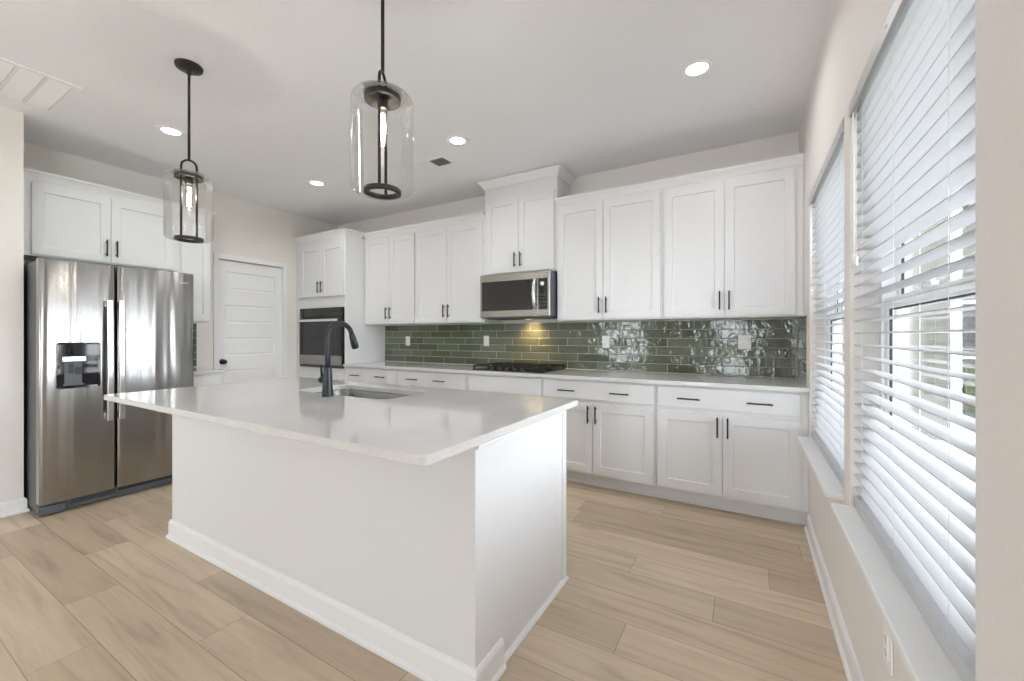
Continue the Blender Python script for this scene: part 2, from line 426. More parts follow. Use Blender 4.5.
def glazing(name, x0, x1, z0, z1, loc, rot, label, split_v=False, split_h=True):
    """window unit in local coordinates: x along the wall, -y into the room"""
    w = x1-x0; h = z1-z0
    bm = B(); f = 0.04
    box(bm, 0, w, .03, .10, 0, f, .003); box(bm, 0, w, .03, .10, h-f, h, .003)
    box(bm, 0, f, .03, .10, f, h-f, .003); box(bm, w-f, w, .03, .10, f, h-f, .003)
    root = struct(name, bm, M['plastic'], label, 'window', loc=loc, rot=rot)
    def sash(a, b, c, d, y, nm):
        bm = B(); s = .038
        box(bm, a, b, y, y+.028, c, c+s, .003); box(bm, a, b, y, y+.028, d-s, d, .003)
        box(bm, a, a+s, y, y+.028, c+s, d-s, .003); box(bm, b-s, b, y, y+.028, c+s, d-s, .003)
        o = link(nm, bm, M['plastic'], root)
        bm = B(); g = .005
        box(bm, a+s, a+s+g, y+.005, y+.012, c+s, d-s); box(bm, b-s-g, b-s, y+.005, y+.012, c+s, d-s)
        box(bm, a+s, b-s, y+.005, y+.012, c+s, c+s+g); box(bm, a+s, b-s, y+.005, y+.012, d-s-g, d-s)
        link('gasket', bm, M['dark'], o)
        bm = B(); box(bm, a+s-.005, b-s+.005, y+.012, y+.016, c+s-.005, d-s+.005)
        link('glass_pane', bm, M['glass'], o)
        return o
    if split_h:
        mid = h*.5-.01
        lo = sash(f, w-f, f, mid+.02, .035, 'lower_sash'); sash(f, w-f, mid-.018, h-f, .066, 'upper_sash')
        bm = B(); box(bm, w/2-.03, w/2+.03, .020, .036, mid+.018, mid+.030, .003); lathe(bm, [(.010, 0), (.010, .012)], (w/2, .028, mid+.028), 12)
        link('sash_lock', bm, M['plastic'], lo)
    elif split_v:
        sash(f, w/2+.02, f, h-f, .035, 'sliding_panel'); sash(w/2-.02, w-f, f, h-f, .066, 'fixed_panel')
    return root
# local x runs towards -y of the world on the right wall: origin at the far end
def right_window(name, ww, label):
    w = ww[1]-ww[0]
    return glazing(name, 0, w, WZ[0], WZ[1], (XW+.055, ww[1], WZ[0]), RIGHT, label)
win1 = right_window('window_1', W1, 'far kitchen window behind its white blind, next to the cabinets')
win2 = right_window('window_2', W2, 'near kitchen window behind its white blind')
win3 = right_window('fill_window', W3, 'side window added behind the camera to let in fill light')
def sill(root, w):
    bm = B(); box(bm, 0.002, w-.002, -.115, .03, -.024, 0, .006, 3)
    link('window_sill', bm, M['trim'], root)
sill(win1, W1[1]-W1[0]); sill(win2, W2[1]-W2[0]); sill(win3, W3[1]-W3[0])
glazing('window_4', RW[0], RW[1], RW[2], RW[3], (RW[1], YR-.03, RW[2]), PI, 'rear living room window')
glazing('door_2', RD[0], RD[1], RD[2], RD[3], (RD[1], YR-.03, RD[2]), PI, 'rear glazed patio door', False, True)['category'] = 'door'

# baseboards
def base_prof(h=.10, t=.014):
    return [(0, 0), (t+.010, 0), (t+.010, .012), (t+.005, .020), (t, .022), (t, h-.018), (t-.006, h-.004), (t-.010, h), (0, h)]
bm = B(); prism(bm, base_prof(), 0, 3.235-YR)
struct('baseboard_right', bm, M['trim'], 'white baseboard under the windows', 'baseboard', loc=(XW, 3.235, 0), rot=RIGHT)
bm = B(); prism(bm, base_prof(), 0, YS-YR, m1=1.0)
struct('baseboard_left', bm, M['trim'], 'white baseboard on the wall end beside the refrigerator', 'baseboard', loc=(XS, YR, 0), rot=LEFT)
bm = B(); prism(bm, base_prof(), 0, .12)
struct('baseboard_pantry', bm, M['trim'], 'white baseboard beside the pantry door', 'baseboard', loc=(XL, 3.105, 0), rot=LEFT)

bm = B(); box(bm, XL-TH-.05, XL-TH, DO[0]-.1, DO[1]+.1, 0, DO[2]+.1)  # added panel, keeps sky light from leaking round the pantry door
struct('pantry_light_stop', bm, M['wall'], 'panel added behind the pantry door to block a light leak', 'wall')
# pantry door (recessed five panel slab, casing, knob)
w = .730; h = 2.0895
bm = B()
zb = [.27, .48, .64, .853, 1.012, 1.224, 1.385, 1.597, 1.762, 1.974]
panel(bm, w, h, .035, [.085, w-.085], [z-.005 for z in zb], {(1, j) for j in (1, 3, 5, 7, 9)}, dep=.009, slope=.012, raise_=.005)
d1 = struct('door_1', bm, M['door'], 'white five panel pantry door with a black knob', 'door', loc=(XL-.03, 2.3175, .008), rot=LEFT)
bm = B(); cw = .052
cas = [(0, 0), (.016, 0), (.018, .010), (.013, .035), (.010, cw), (0, cw)]
y0, y1, zt = 2.320-2.3175, 3.045-2.3175, 2.098
box(bm, y0-cw, y0, -.030-.016, -.030, -.008, zt+cw, .003); box(bm, y1, y1+cw, -.030-.016, -.030, -.008, zt+cw, .003)
box(bm, y0, y1, -.030-.016, -.030, zt, zt+cw, .003)
box(bm, y0-.012, y0, -.030, .05, -.008, zt); box(bm, y1, y1+.012, -.030, .05, -.008, zt); box(bm, y0-.012, y1+.012, -.030, .05, zt, zt+.005)
link('door_casing', bm, M['trim'], d1)
bm = B()
lathe(bm, [(.0, -.066), (.016, -.066), (.025, -.058), (.027, -.048), (.022, -.036), (.010, -.030), (.010, -.010), (.030, -.007), (.031, 0), (0, 0)], (.055, 0, .945), 28, 'y')
link('door_knob', bm, M['black'], d1)

# ------------------------------------------------------------------ kitchen cabinets
def bar_handle(name, parent, cx, cz, y, L=.142, vertical=True, mat='black'):
    bm = B(); r = .0052; so = .030
    if vertical:
        box(bm, cx-r, cx+r, y-so-r, y-so+r, cz-L/2, cz+L/2, .002)
        for s in (-1, 1): tube(bm, [(cx, y, cz+s*(L/2-.022)), (cx, y-so, cz+s*(L/2-.022))], .0048, 10)
    else:
        box(bm, cx-L/2, cx+L/2, y-so-r, y-so+r, cz-r, cz+r, .002)
        for s in (-1, 1): tube(bm, [(cx+s*(L/2-.022), y, cz), (cx+s*(L/2-.022), y-so, cz)], .0048, 10)
    return link(name, bm, M[mat], parent)
def shaker(parent, a, b, c, d, side=None, hz=None, st=.062):
    bm = B(); w = b-a; h = d-c
    panel(bm, w, h, .020, [st, w-st], [st, h-st], {(1, 1)}, dep=.009, slope=.004, x0=a, z0=c, y0=-.020)
    o = link('door', bm, M['cabinet'], parent)
    if side: bar_handle('handle', o, (a+.030 if side == 'l' else b-.030), hz, -.020)
    return o
def drawer(parent, a, b, c, d, pulls=(), st=.024):
    bm = B(); w = b-a; h = d-c
    box(bm, a, b, -.020, 0, c, d, .004, 2)
    o = link('drawer', bm, M['cabinet'], parent)
    for p in pulls: bar_handle('handle', o, p, (c+d)/2-.005, -.020, .150, False)
    return o
def carcass(parent, w, d, h, z0=0.0, lip=.0):
    t = bmesh.new()
    box(t, 0, w, 0, d, z0, h, .0012, 1)
    if lip:
        f = [q for q in t.faces if q.normal.z < -.9 and q.calc_area() > w*d*.5]
        if f:
            bmesh.ops.inset_region(t, faces=f, thickness=.018, depth=0)
            bmesh.ops.translate(t, verts=f[0].verts[:], vec=(0, 0, lip))
    return link('carcass', t, M['cabinet'], parent)
UG = 'upper wall cabinets'; BG = 'base cabinets under the back counter'
def upper(name, label, loc, rot, w, d, h, doors, group=UG, hz=None):
    t = thing(name, label, 'cabinet', loc, rot, group)
    carcass(t, w, d, h, 0, .0015)
    for a, b, c, dd, side in doors: shaker(t, a, b, c, dd, side, (c+.045+.071) if hz is None else hz)
    return t
YF = 3.515; UB = 1.383; UH = 2.447-1.383; UD = YB-YF
def back_upper(x0, x1, doors, label):
    return upper('wall_cabinet', label, (x0, YF, UB), 0, x1-x0, UD-.001, UH, [(a-x0, b-x0, .013, 1.037, s) for a, b, s in doors])
back_upper(-4.140, -3.292, [(-4.112, -3.706, 'r'), (-3.702, -3.310, 'l')], 'two door wall cabinet next to the oven tower')
back_upper(-3.291, -2.352, [(-3.272, -2.834, 'r'), (-2.830, -2.372, 'l')], 'two door wall cabinet just left of the microwave')
back_upper(-1.545, -0.611, [(-1.530, -1.105, 'r'), (-1.101, -0.628, 'l')], 'two door wall cabinet just right of the microwave')
back_upper(-0.610, 0.329, [(-0.596, -0.165, 'r'), (-0.161, 0.281, 'l')], 'widest two door wall cabinet against the window wall')
# the taller cabinet over the microwave
t = upper('hood_cabinet', 'tall narrow cabinet reaching the ceiling above the microwave', (-2.351, YF, 1.850), 0, .805, UD-.001, .885,
          [(.028, .401, .020, .750, 'r'), (.405, .780, .020, .750, 'l')])
# cabinet over the fridge and the narrow one beside it (left wall, facing +x)
XF = -4.752
upper('fridge_cabinet', 'two door cabinet above the stainless refrigerator', (XF, .7962, 1.858), LEFT, 1.025, .345, 2.447-1.858,
      [(.088, .533, .014, .562, 'r'), (.537, .980, .014, .562, 'l')])
upper('narrow_wall_cabinet', 'narrow single door wall cabinet between refrigerator and pantry door', (XF, 1.8222, UB), LEFT, .270, .345, UH, [(.012, .258, .013, 1.037, 'l')])

# crown mouldings
def crown_prof(h=.063, p=.045):
    return [(0, 0), (.006, 0), (.007, .010), (.012, .016), (p*.55, h*.55), (p*.92, h*.78), (p, h*.82), (p, h), (0, h)]
cp = crown_prof()
def crown(name, label, runs, prof=cp):
    bm = B()
    for (loc, rot, L, m0, m1) in runs:
        t = bmesh.new(); prism(t, prof, 0, L, m0=m0, m1=m1)
        merge(bm, t, 0, Matrix.Translation(loc) @ Matrix.Rotation(rot, 4, 'Z'))
    return struct(name, bm, M['trim'], label, 'crown moulding')
zc = 2.4475
# oven tower: front, then the return along its right side down to the wall cabinets
TX0, TX1, TY = -5.099, -4.141, 3.230
crown('trim_1', 'crown moulding on the oven tower and left wall cabinets', [((TX0, TY, zc), 0, TX1-TX0, 0, 1),
      ((TX1, TY, zc), PI/2, YF-.045-TY, -1, 0), ((TX1, YF, zc), 0, -2.352-TX1, 0, 0)])
crown('trim_2', 'crown moulding on the wall cabinets right of the microwave', [((-1.545, YF, zc), 0, 1.874, -.3, 0)])
crown('trim_3', 'crown moulding above the refrigerator cabinets', [((XF, .7965, zc), LEFT, 2.0922-.7965, 0, 1), ((XF, 2.0922, zc), PI, .345, -1, 0)])
hp = crown_prof(.076, .052); hz0 = 2.7355
crown('trim_4', 'tall crown moulding topping the microwave cabinet', [((-2.351, YF, hz0), 0, .805, -1, 1), ((-1.546, YF, hz0), PI/2, UD, -1, 0), ((-2.351, YB-.001, hz0), -PI/2, UD, 0, 1)], hp)
# filler between the door tops and crown of the hood cabinet is part of its carcass

# oven tower
t = thing('oven_tower', 'tall white oven cabinet in the back left corner', 'cabinet', (TX0, TY, 0), 0)
TW = TX1-TX0; TD = YB-TY-.001
bm = B()
box(bm, 0, TW-.02, .002, TD, 1.66, 2.447)
box(bm, 0, TW-.02, .002, TD, .12, .80)
box(bm, 0, .085, .0005, TD, .80, 1.66); box(bm, TW-.020, TW, 0, TD, 0.0, 2.447, .001, 1)
box(bm, .085, TW-.020, .55, TD, .80, 1.66)
box(bm, 0, TW-.02, .07, TD, 0, .12)
box(bm, .085, TW-.02, 0, .02, 1.592, 1.66); box(bm, .085, TW-.02, 0, .02, .80, .852)
box(bm, 0, TW-.02, .0005, .01, 2.36, 2.4465)
link('carcass', bm, M['cabinet'], t)
ox = -TX0
shaker(t, -4.997+ox, -4.577+ox, 1.728, 2.365, 'r', 1.728+.045+.071); shaker(t, -4.573+ox, -4.158+ox, 1.728, 2.365, 'l', 1.728+.045+.071)
drawer(t, -4.997+ox, -4.158+ox, .13, .79, [])
# wall oven
t = thing('wall_oven', 'black glass wall oven with a steel bar handle in the tower', 'oven', (-4.995, TY, .855), 0)
OW = .820; OH = .735
bm = B(); box(bm, .012, OW-.012, .004, .52, .006, OH-.008); link('oven_body', bm, M['dark'], t)
bm = B(); box(bm, 0, OW, -.022, .004, OH-.115, OH, .003); o = link('control_panel', bm, M['gloss_black'], t)
bm = B(); box(bm, OW*.42, OW*.58, -.0228, -.0215, OH-.072, OH-.045); link('display', bm, M['dark'], o)
bm = B(); box(bm, 0, OW, -.030, .004, .035, OH-.120, .004); o = link('oven_door', bm, M['gloss_black'], t)
bm = B(); box(bm, .07, OW-.07, -.0312, -.029, .17, OH-.21, .001); link('oven_window', bm, M['gloss_black'], o)
bm = B(); box(bm, .0, OW, -.0325, -.029, .036, .150, .001); link('steel_strip', bm, M['steel_h'], o)
bm = B(); box(bm, .02, OW-.02, -.085, -.066, OH-.172, OH-.142, .007, 3)
for q in (.05, OW-.05): box(bm, q-.012, q+.012, -.068, -.028, OH-.168, OH-.146, .003)
link('handle', bm, M['chrome'], o)
bm = B(); box(bm, -.002, OW+.002, -.024, .004, 0, .030, .003)
link('vent_strip', bm, M['dark'], t)

# base cabinets
YBF = 3.235
def base(x0, x1, label, dr, pulls, doors, name='base_cabinet'):
    t = thing(name, label, 'cabinet', (x0, YBF, 0), 0, BG); w = x1-x0
    carcass(t, w, YB-YBF-.001, .883, .105)
    bm = B(); box(bm, 0, w, .068, .085, 0, .105); box(bm, 0, w, .058, .068, 0, .018, .003)
    link('toe_kick', bm, M['cabinet'], t)
    drawer(t, dr[0]-x0, dr[1]-x0, .722, .868, [p-x0 for p in pulls])
    for a, b, s in doors: shaker(t, a-x0, b-x0, .128, .692, s, .607)
    return t
base(-4.140, -3.292, 'base cabinet next to the oven tower with two black drawer pulls', (-4.118, -3.312), (-3.94, -3.535), [(-4.118, -3.717, 'r'), (-3.713, -3.312, 'l')])
base(-3.291, -2.362, 'base cabinet left of the cooktop with two black drawer pulls', (-3.270, -2.382), (-3.057, -2.690), [(-3.270, -2.828, 'r'), (-2.824, -2.382, 'l')])
base(-2.361, -1.560, 'base cabinet under the cooktop with a plain front and no drawer pulls', (-2.343, -1.580), (), [(-2.343, -1.964, 'r'), (-1.960, -1.580, 'l')])
base(-1.559, -0.611, 'base cabinet right of the cooktop, partly behind the island corner', (-1.545, -0.626), (-1.322, -0.880), [(-1.545, -1.105, 'r'), (-1.101, -0.626, 'l')])
base(-0.610, 0.329, 'base cabinet against the window wall with two black drawer pulls', (-0.596, 0.284), (-0.380, 0.060), [(-0.596, -0.163, 'r'), (-0.159, 0.284, 'l')])
# nook base cabinet on the left wall
t = thing('nook_base_cabinet', 'short base cabinet between refrigerator and pantry door', 'cabinet', (-4.49, 1.735, 0), LEFT, None)
carcass(t, .345, .608, .883, .105)
bm = B(); box(bm, 0, .345, .068, .085, 0, .105); link('toe_kick', bm, M['cabinet'], t)
drawer(t, .012, .333, .722, .868, ()); shaker(t, .012, .333, .128, .692, 'r', .607)

# counters
def slab(name, label, x0, x1, y0, y1, z0, z1, r=.004, e=.003, hole=None, hr=.0):
    bm = B()
    ins = lambda k: rrect(x0+k, x1-k, y0+k, y1-k, [max(.001, q-k) for q in (r if isinstance(r, list) else [r]*4)])
    loops = [(ins(e), z0), (ins(0), z0+e), (ins(0), z1-e), (ins(e*.3), z1-e*.3), (ins(e), z1)]
    L = [[(p[0], p[1], z) for p in lp] for lp, z in loops]
    if hole:
        hx0, hx1, hy0, hy1 = hole
        hi = lambda k: rrect(hx0-k, hx1+k, hy0-k, hy1+k, hr+k)
        L += [[(p[0], p[1], z) for p in lp] for lp, z in ((hi(e), z1), (hi(0), z1-e), (hi(0), z0))]
        loft(bm, L, closed=True)
    else: loft(bm, L)
    return tag(link(name, bm, M['quartz'], smooth_angle=16), label, 'countertop')
slab('countertop', 'long white quartz countertop along the tiled back wall', -4.138, .328, 3.190, YB-.001, .884, .914)
slab('nook_countertop', 'short white quartz countertop beside the refrigerator', XL+.002, -4.455, 1.735, 2.092, .884, .914)

# ------------------------------------------------------------------ tile backsplash
def splash(name, label, width, zs0, zs1, joint, rows_off, loc, rot, pitch=.0762, L=.316, corner=False):
    bm = B(); lay = bm.faces.layers.float.new('tone')
    box(bm, 0, width, -.0064, -.0005, zs0, zs1, 0, 1, 1)
    g = .0019; r = 0
    z = zs0+.004
    while z < zs1-.01:
        za, zb2 = z+g, min(z+pitch-g, zs1)
        off = (joint+rows_off[r % len(rows_off)]) % L
        a = off-L
        while a < width:
            xa, xb = max(a+g, .001), min(a+L-g, width-.001)
            if xb-xa > .006:
                n0 = len(bm.faces)
                d = .0085+random.uniform(-.0006, .0006); tl = random.uniform(-.0007, .0007); tz = random.uniform(-.0006, .0006)
                b = .0022
                t = bmesh.new()
                q0 = [(xa, za), (xb, za), (xb, zb2), (xa, zb2)]; q1 = [(xa+b, za+b), (xb-b, za+b), (xb-b, zb2-b), (xa+b, zb2-b)]
                V0 = [t.verts.new((p[0], -.005, p[1])) for p in q0]; V1 = [t.verts.new((p[0], -d+.0014, p[1])) for p in q0]
                V2 = [t.verts.new((p[0], -d+(tl if i in (0, 3) else -tl)+(tz if i < 2 else -tz), p[1])) for i, p in enumerate(q1)]
                for A, C in ((V0, V1), (V1, V2)):
                    for i in range(4): t.faces.new((A[i], A[(i+1) % 4], C[(i+1) % 4], C[i]))
                t.faces.new(V2); merge(bm, t, 0)
                bm.faces.ensure_lookup_table(); tone = random.random()
                for f in bm.faces[n0:]: f[lay] = tone
            a += L
        z += pitch; r += 1
    if corner: box(bm, width-.0145, width-.0095, -.0125, -.004, zs0, zs1, 0, 1, 1)
    o = link(name, bm, [M['tile'], M['grout']], loc=loc, rot=rot)
    return tag(o, label, 'backsplash')
ro = [-.627, -.517, -.724, -.627, -.517, -.410]
splash('tile_backsplash', 'glossy green subway tile backsplash behind the long back counter', .329+4.139, .9145, UB-.001, 4.139, ro, (-4.139, YB, 0), 0, corner=True)
splash('tile_return', 'narrow green tile return on the window wall above the counter end', YB-.011-3.297, .9145, UB-.001, .06, [0, .105, .21], (XW, YB-.011, 0), RIGHT)
splash('nook_backsplash', 'green tile strip behind the short counter by the refrigerator', .375, .9145, UB-.001, .09, [0, .105, .21], (XL, 1.735, 0), LEFT)

# outlets
OG = 'white wall plates on the tile backsplash'
def outlet(x, z, label, w=.072, gangs=1, loc=None, rot=0, group=OG, switch=False):
    t = thing('wall_plate', label, 'outlet', loc or (x, YB-.0095, z), rot, group)
    bm = B(); box(bm, -w/2, w/2, -.006, 0, -.058, .058, .0025, 2); o = link('cover_plate', bm, M['outlet'], t)
    for g in range(gangs):
        cx = (g-(gangs-1)/2)*.046
        bm = B(); box(bm, cx-.0165, cx+.0165, -.0085, -.005, -.034, .034, .0015); f = link('receptacle' if not switch else 'rocker', bm, M['plastic'], t)
        if not switch:
            bm = B()
            for s in (-1, 1):
                for q in (-.006, .006): box(bm, cx+q-.001, cx+q+.001, -.0092, -.008, s*.018-.004, s*.018+.005)
                lathe(bm, [(.0022, -.0092), (.0022, -.008)], (cx, 0, s*.018-.010), 10, 'y')
            link('slots', bm, M['slot'], f)
    return t
outlet(-3.729, 1.180, 'leftmost white wall plate on the tile, nearest the oven tower')
outlet(-2.543, 1.188, 'white wall plate on the tile just left of the cooktop')
outlet(-1.181, 1.188, 'white wall plate on the tile under the cabinet right of the microwave')
outlet(-0.034, 1.193, 'wide double wall plate on the tile nearest the window', .094, 2)
outlet(0, 0, 'white outlet plate low on the wall under the near window', loc=(XW-.001, 1.475, .405), rot=RIGHT, group='outlet plates under the windows')

# ------------------------------------------------------------------ microwave
t = thing('microwave', 'stainless over the range microwave with a curved handle', 'microwave', (-2.320, 3.405, 1.412), 0)
MWW, MWH = .760, .432
bm = B(); box(bm, 0, MWW, .012, YB-.012-3.405, .010, MWH, .003); box(bm, .03, MWW-.03, .05, .38, 0, .012)
link('body', bm, M['grille'], t)
bm = B(); box(bm, 0, .642, -.022, .012, .012, MWH, .006, 3); o = link('door', bm, M['steel_h'], t)
bm = B(); box(bm, .022, .590, -.0235, -.020, .075, MWH-.072, .003); link('window', bm, M['gloss_black'], o)
bm = B(); tube(bm, [(.616, -.022, .085), (.616, -.040, .090), (.614, -.058, .135), (.611, -.066, MWH/2), (.614, -.058, MWH-.125), (.616, -.040, MWH-.080), (.616, -.022, MWH-.075)], .0155, 14, 0, .008)
link('handle', bm, M['chrome'], o)
bm = B(); box(bm, .645, MWW, -.022, .012, .012, MWH, .006, 3); o = link('control_panel', bm, M['steel_h'], t)
bm = B(); box(bm, .647, .738, -.0235, -.020, .075, MWH-.072, .003); k = link('touch_panel', bm, M['gloss_black'], o)
bm = B(); lathe(bm, [(0, -.042), (.018, -.042), (.021, -.038), (.022, -.023), (0, -.023)], (.692, 0, MWH-.125), 26, 'y'); link('dial', bm, M['chrome'], o)
bm = B()
for r in range(4):
    for c in range(3): box(bm, .659+c*.024, .674+c*.024, -.0243, -.023, .105+r*.032, .120+r*.032)
link('buttons', bm, M['dark'], o)
bm = B(); lathe(bm, [(0, -.004), (.030, -.004), (.030, .003), (0, .003)], (.37, .31, 0.004), 24); link('cooktop_lamp', bm, M['hoodlamp'], t)
sp = bpy.data.lights.new('cooktop_lamp_light', 'SPOT'); sp.energy = 9; sp.color = (1, .64, .32); sp.spot_size = 2.2; sp.spot_blend = .9; sp.shadow_soft_size = .03
so = bpy.data.objects.new('cooktop_lamp_light', sp); COL.objects.link(so); so.location = (-1.95, 3.715, 1.405); so.rotation_euler = (math.radians(25), 0, 0)

# ------------------------------------------------------------------ cooktop
t = thing('cooktop', 'black gas cooktop with cast iron grates', 'cooktop', (-1.955, 3.53, .914), 0)
CW, CD = .755, .525
bm = B(); box(bm, -CW/2, CW/2, -CD/2, CD/2, 0, .010, .004, 3); link('base_plate', bm, M['gloss_black'], t)
for bx, by, br in ((-.25, .12, .042), (-.25, -.12, .036), (.25, .12, .036), (.25, -.10, .046), (0, .02, .055)):
    bm = B(); lathe(bm, [(br+.012, .008), (br+.012, .014), (br, .016), (br, .024), (br*.8, .028), (br*.8, .034), (br*.6, .037), (0, .038)], (bx, by, 0), 28)
    link('burner', bm, M['iron'], t)
for gx in (-.25, 0, .25):
    bm = B(); gw = .121; gd = .245; z0, z1 = .036, .048; b = .006
    for q in (-gw, gw): box(bm, gx+q-b, gx+q+b, -gd, gd, z0, z1, .002)
    for q in (-gd, gd, 0): box(bm, gx-gw, gx+gw, q-b, q+b, z0, z1, .002)
    for q in (-.122, .122):
        box(bm, gx-.115, gx-.035, q-b, q+b, z0, z1+.002, .002); box(bm, gx+.035, gx+.115, q-b, q+b, z0, z1+.002, .002)
    for q in (-.24, .02): box(bm, gx-b, gx+b, q, q+.085, z0, z1+.002, .002); box(bm, gx-b, gx+b, q+.135, q+.22, z0, z1+.002, .002)
    for sx in (-1, 1):
        for sy in (-1, 1): box(bm, gx+sx*gw-.008, gx+sx*gw+.008, sy*(gd-.008)-.008, sy*(gd-.008)+.008, .008, z0+.004, .002)
    link('grate', bm, M['iron'], t)
for k in range(5):
    bm = B(); lathe(bm, [(.019, .010), (.019, .014), (.016, .016), (.015, .030), (.012, .033), (0, .033)], (-.16+k*.08, -.238, 0), 20); link('knob', bm, M['dark'], t)

# ------------------------------------------------------------------ refrigerator (left wall, facing +x)
FX, FY0, FWD = -4.17, .810, .898
t = thing('refrigerator', 'stainless side by side refrigerator with water dispenser', 'refrigerator', (FX, FY0, 0), LEFT)
bm = B(); box(bm, .004, FWD-.004, .078, .80, .03, 1.765, .006, 2); link('body', bm, M['fridge_side'], t)
def fdoor(a, b, name):
    z0, z1 = .088, 1.778; n = 14; loops = []
    w = b-a; pts = []
    r = .014
    for i in range(n+1):
        u = i/n; x = a+r+(w-2*r)*u; bow = .008*(1-(2*u-1)**2)
        pts.append((x, -bow))
    front = [(a, .012), (a+.002, .005)] + pts + [(b-.002, .005), (b, .012), (b, .068), (a, .068)]
    def ring(z, k):
        cx, cy = (a+b)/2, .035
        return [(cx+(x-cx)*(1-k), cy+(y-cy)*(1-k*3), z) for x, y in front]
    bm = B(); loft(bm, [ring(z0, .012), ring(z0+.006, 0), ring(z1-.006, 0), ring(z1, .012)])
    return link(name, bm, M['fridge_steel'], t, smooth_angle=50)
dl = fdoor(0, .388, 'freezer_door'); dr = fdoor(.398, FWD, 'fridge_door')
for d, hx in ((dl, .345), (dr, .412)):
    s = 1 if d is dr else -1
    bm = B(); hz0, hz1 = .615, 1.510; N = 16; pts = []
    for i in range(N+1):
        u = i/N; pts.append((hx, -.046-.012*math.sin(PI*u), hz0+(hz1-hz0)*u))
    loops = []
    for (x, y, z) in pts:
        q = rrect(x-.018, x+.018, y-.009, y+.010, .005, 4); loops.append([(p[0], p[1], z) for p in q])
    loft(bm, loops, smooth=True)
    for z in (hz0+.025, hz1-.025): box(bm, hx-.012, hx+.012, -.045, .004, z-.022, z+.022, .005)
    link('handle', bm, M['chrome'], d, smooth_angle=50)
# dispenser
bm = B(); a, b, c, dd = .078, .302, .872, 1.197
L = [[(p[0], y, p[1]) for p in rrect(a+k, b-k, c+k, dd-k, .018-k)] for k, y in ((0, .0), (0, -.014), (.003, -.017), (.016, -.016), (.0165, -.010))]
loft(bm, L, cap0=False, cap1=True)
disp = link('dispenser', bm, M['gloss_black'], dl, smooth_angle=40)
bm = B(); box(bm, a+.012, b-.012, -.0175, -.009, c+.225, dd-.012, .002); link('touch_panel', bm, M['gloss_black'], disp)
bm = B(); box(bm, .116, .205, -.014, -.0095, c+.034, c+.190, .003); box(bm, .110, .215, -.0145, -.0095, c+.020, c+.034, .002); link('cavity_pad', bm, M['grille'], disp)
bm = B(); box(bm, .138, .158, -.030, -.010, c+.110, c+.186, .004); box(bm, .170, .200, -.024, -.012, c+.100, c+.150, .003); link('paddle', bm, M['dark'], disp)
bm = B(); box(bm, .105, .225, -.0182, -.014, c+.192, c+.226, .002); link('reflection_bar', bm, M['steel'], disp)  # bar modelled in place of the bright reflection on the dispenser
# badge, hinge caps, base grille
bm = B(); box(bm, .785, .850, -.0068, .0, 1.690, 1.699, .001); link('badge', bm, M['chrome'], dr)
for q in (.02, FWD-.09): 
    bm = B(); box(bm, q, q+.07, .03, .16, 1.760, 1.783, .006, 3); link('hinge_cover', bm, M['grille'], t)
bm = B(); box(bm, .012, FWD-.012, .045, .085, .012, .082, .004); box(bm, .0, .13, .018, .07, .012, .070, .006)
g = link('base_grille', bm, M['grille'], t)
bm = B()
for q in range(3): box(bm, .16, .40, .0425, .047, .040+q*.012, .045+q*.012)
box(bm, .415, FWD-.02, .0425, .047, .052, .076)
link('grille_slots', bm, M['shadow_gap'], g)
for q in (.03, FWD-.06):
    bm = B(); lathe(bm, [(.018, 0), (.018, .02), (.012, .03)], (q+.02, .10, 0), 16); link('foot', bm, M['dark'], t)

# ------------------------------------------------------------------ island
IX0, IX1 = -3.090, -.808
t = thing('kitchen_island', 'white kitchen island base with panelled end and baseboard', 'island', (0, 0, 0), 0)
bm = B(); box(bm, IX0, IX1, 1.150, 1.318, 0, .884, .0015, 1); link('half_wall', bm, M['cabinet'], t)
bm = B(); bx0, bx1 = IX0+.012, IX1-.008
box(bm, bx0, -2.45, 1.318, 1.945, .0, .884, .001, 1); box(bm, -1.57, bx1, 1.318, 1.945, .0, .884, .001, 1)
box(bm, -2.45, -1.57, 1.318, 1.945, .0, .60); box(bm, -2.45, -1.57, 1.318, 1.43, .60, .884); box(bm, -2.45, -1.57, 1.903, 1.945, .60, .884)
box(bm, IX1-.012, IX1-.001, 1.915, 1.957, .0, .884, .002); 
link('cabinet_body', bm, M['cabinet'], t)
bp = base_prof(.112, .014); bm = B()
for loc, rot, Ln, m0, m1 in (((IX0, 1.150, 0), 0, IX1-IX0, -1, 1), ((IX1, 1.150, 0), PI/2, .168, -1, 0), ((IX0, 1.318, 0), -PI/2, .168, 0, 1)):
    q = bmesh.new(); prism(q, bp, 0, Ln, m0=m0, m1=m1); merge(bm, q, 0, Matrix.Translation(loc) @ Matrix.Rotation(rot, 4, 'Z'))
link('baseboard', bm, M['trim'], t)
shp = [(0, 0), (.015, 0), (.015, .008), (.010, .016), (0, .020)]; bm = B()
q = bmesh.new(); prism(q, shp, 0, .637-.0, m1=1); merge(bm, q, 0, Matrix.Translation((IX1-.008, 1.318, 0)) @ Matrix.Rotation(PI/2, 4, 'Z'))
link('shoe_moulding', bm, M['trim'], t)
cpf = [(0, .858), (.012, .858), (.014, .866), (.012, .8835), (0, .8835)]; bm = B()
for loc, rot, Ln, m0, m1 in (((IX1, 1.150, 0), PI/2, .168, 0, 0), ((IX1-.008, 1.318, 0), PI/2, .597, 0, 0)):
    q = bmesh.new(); prism(q, cpf, 0, Ln, m0=m0, m1=m1); merge(bm, q, 0, Matrix.Translation(loc) @ Matrix.Rotation(rot, 4, 'Z'))
link('top_trim', bm, M['trim'], t)
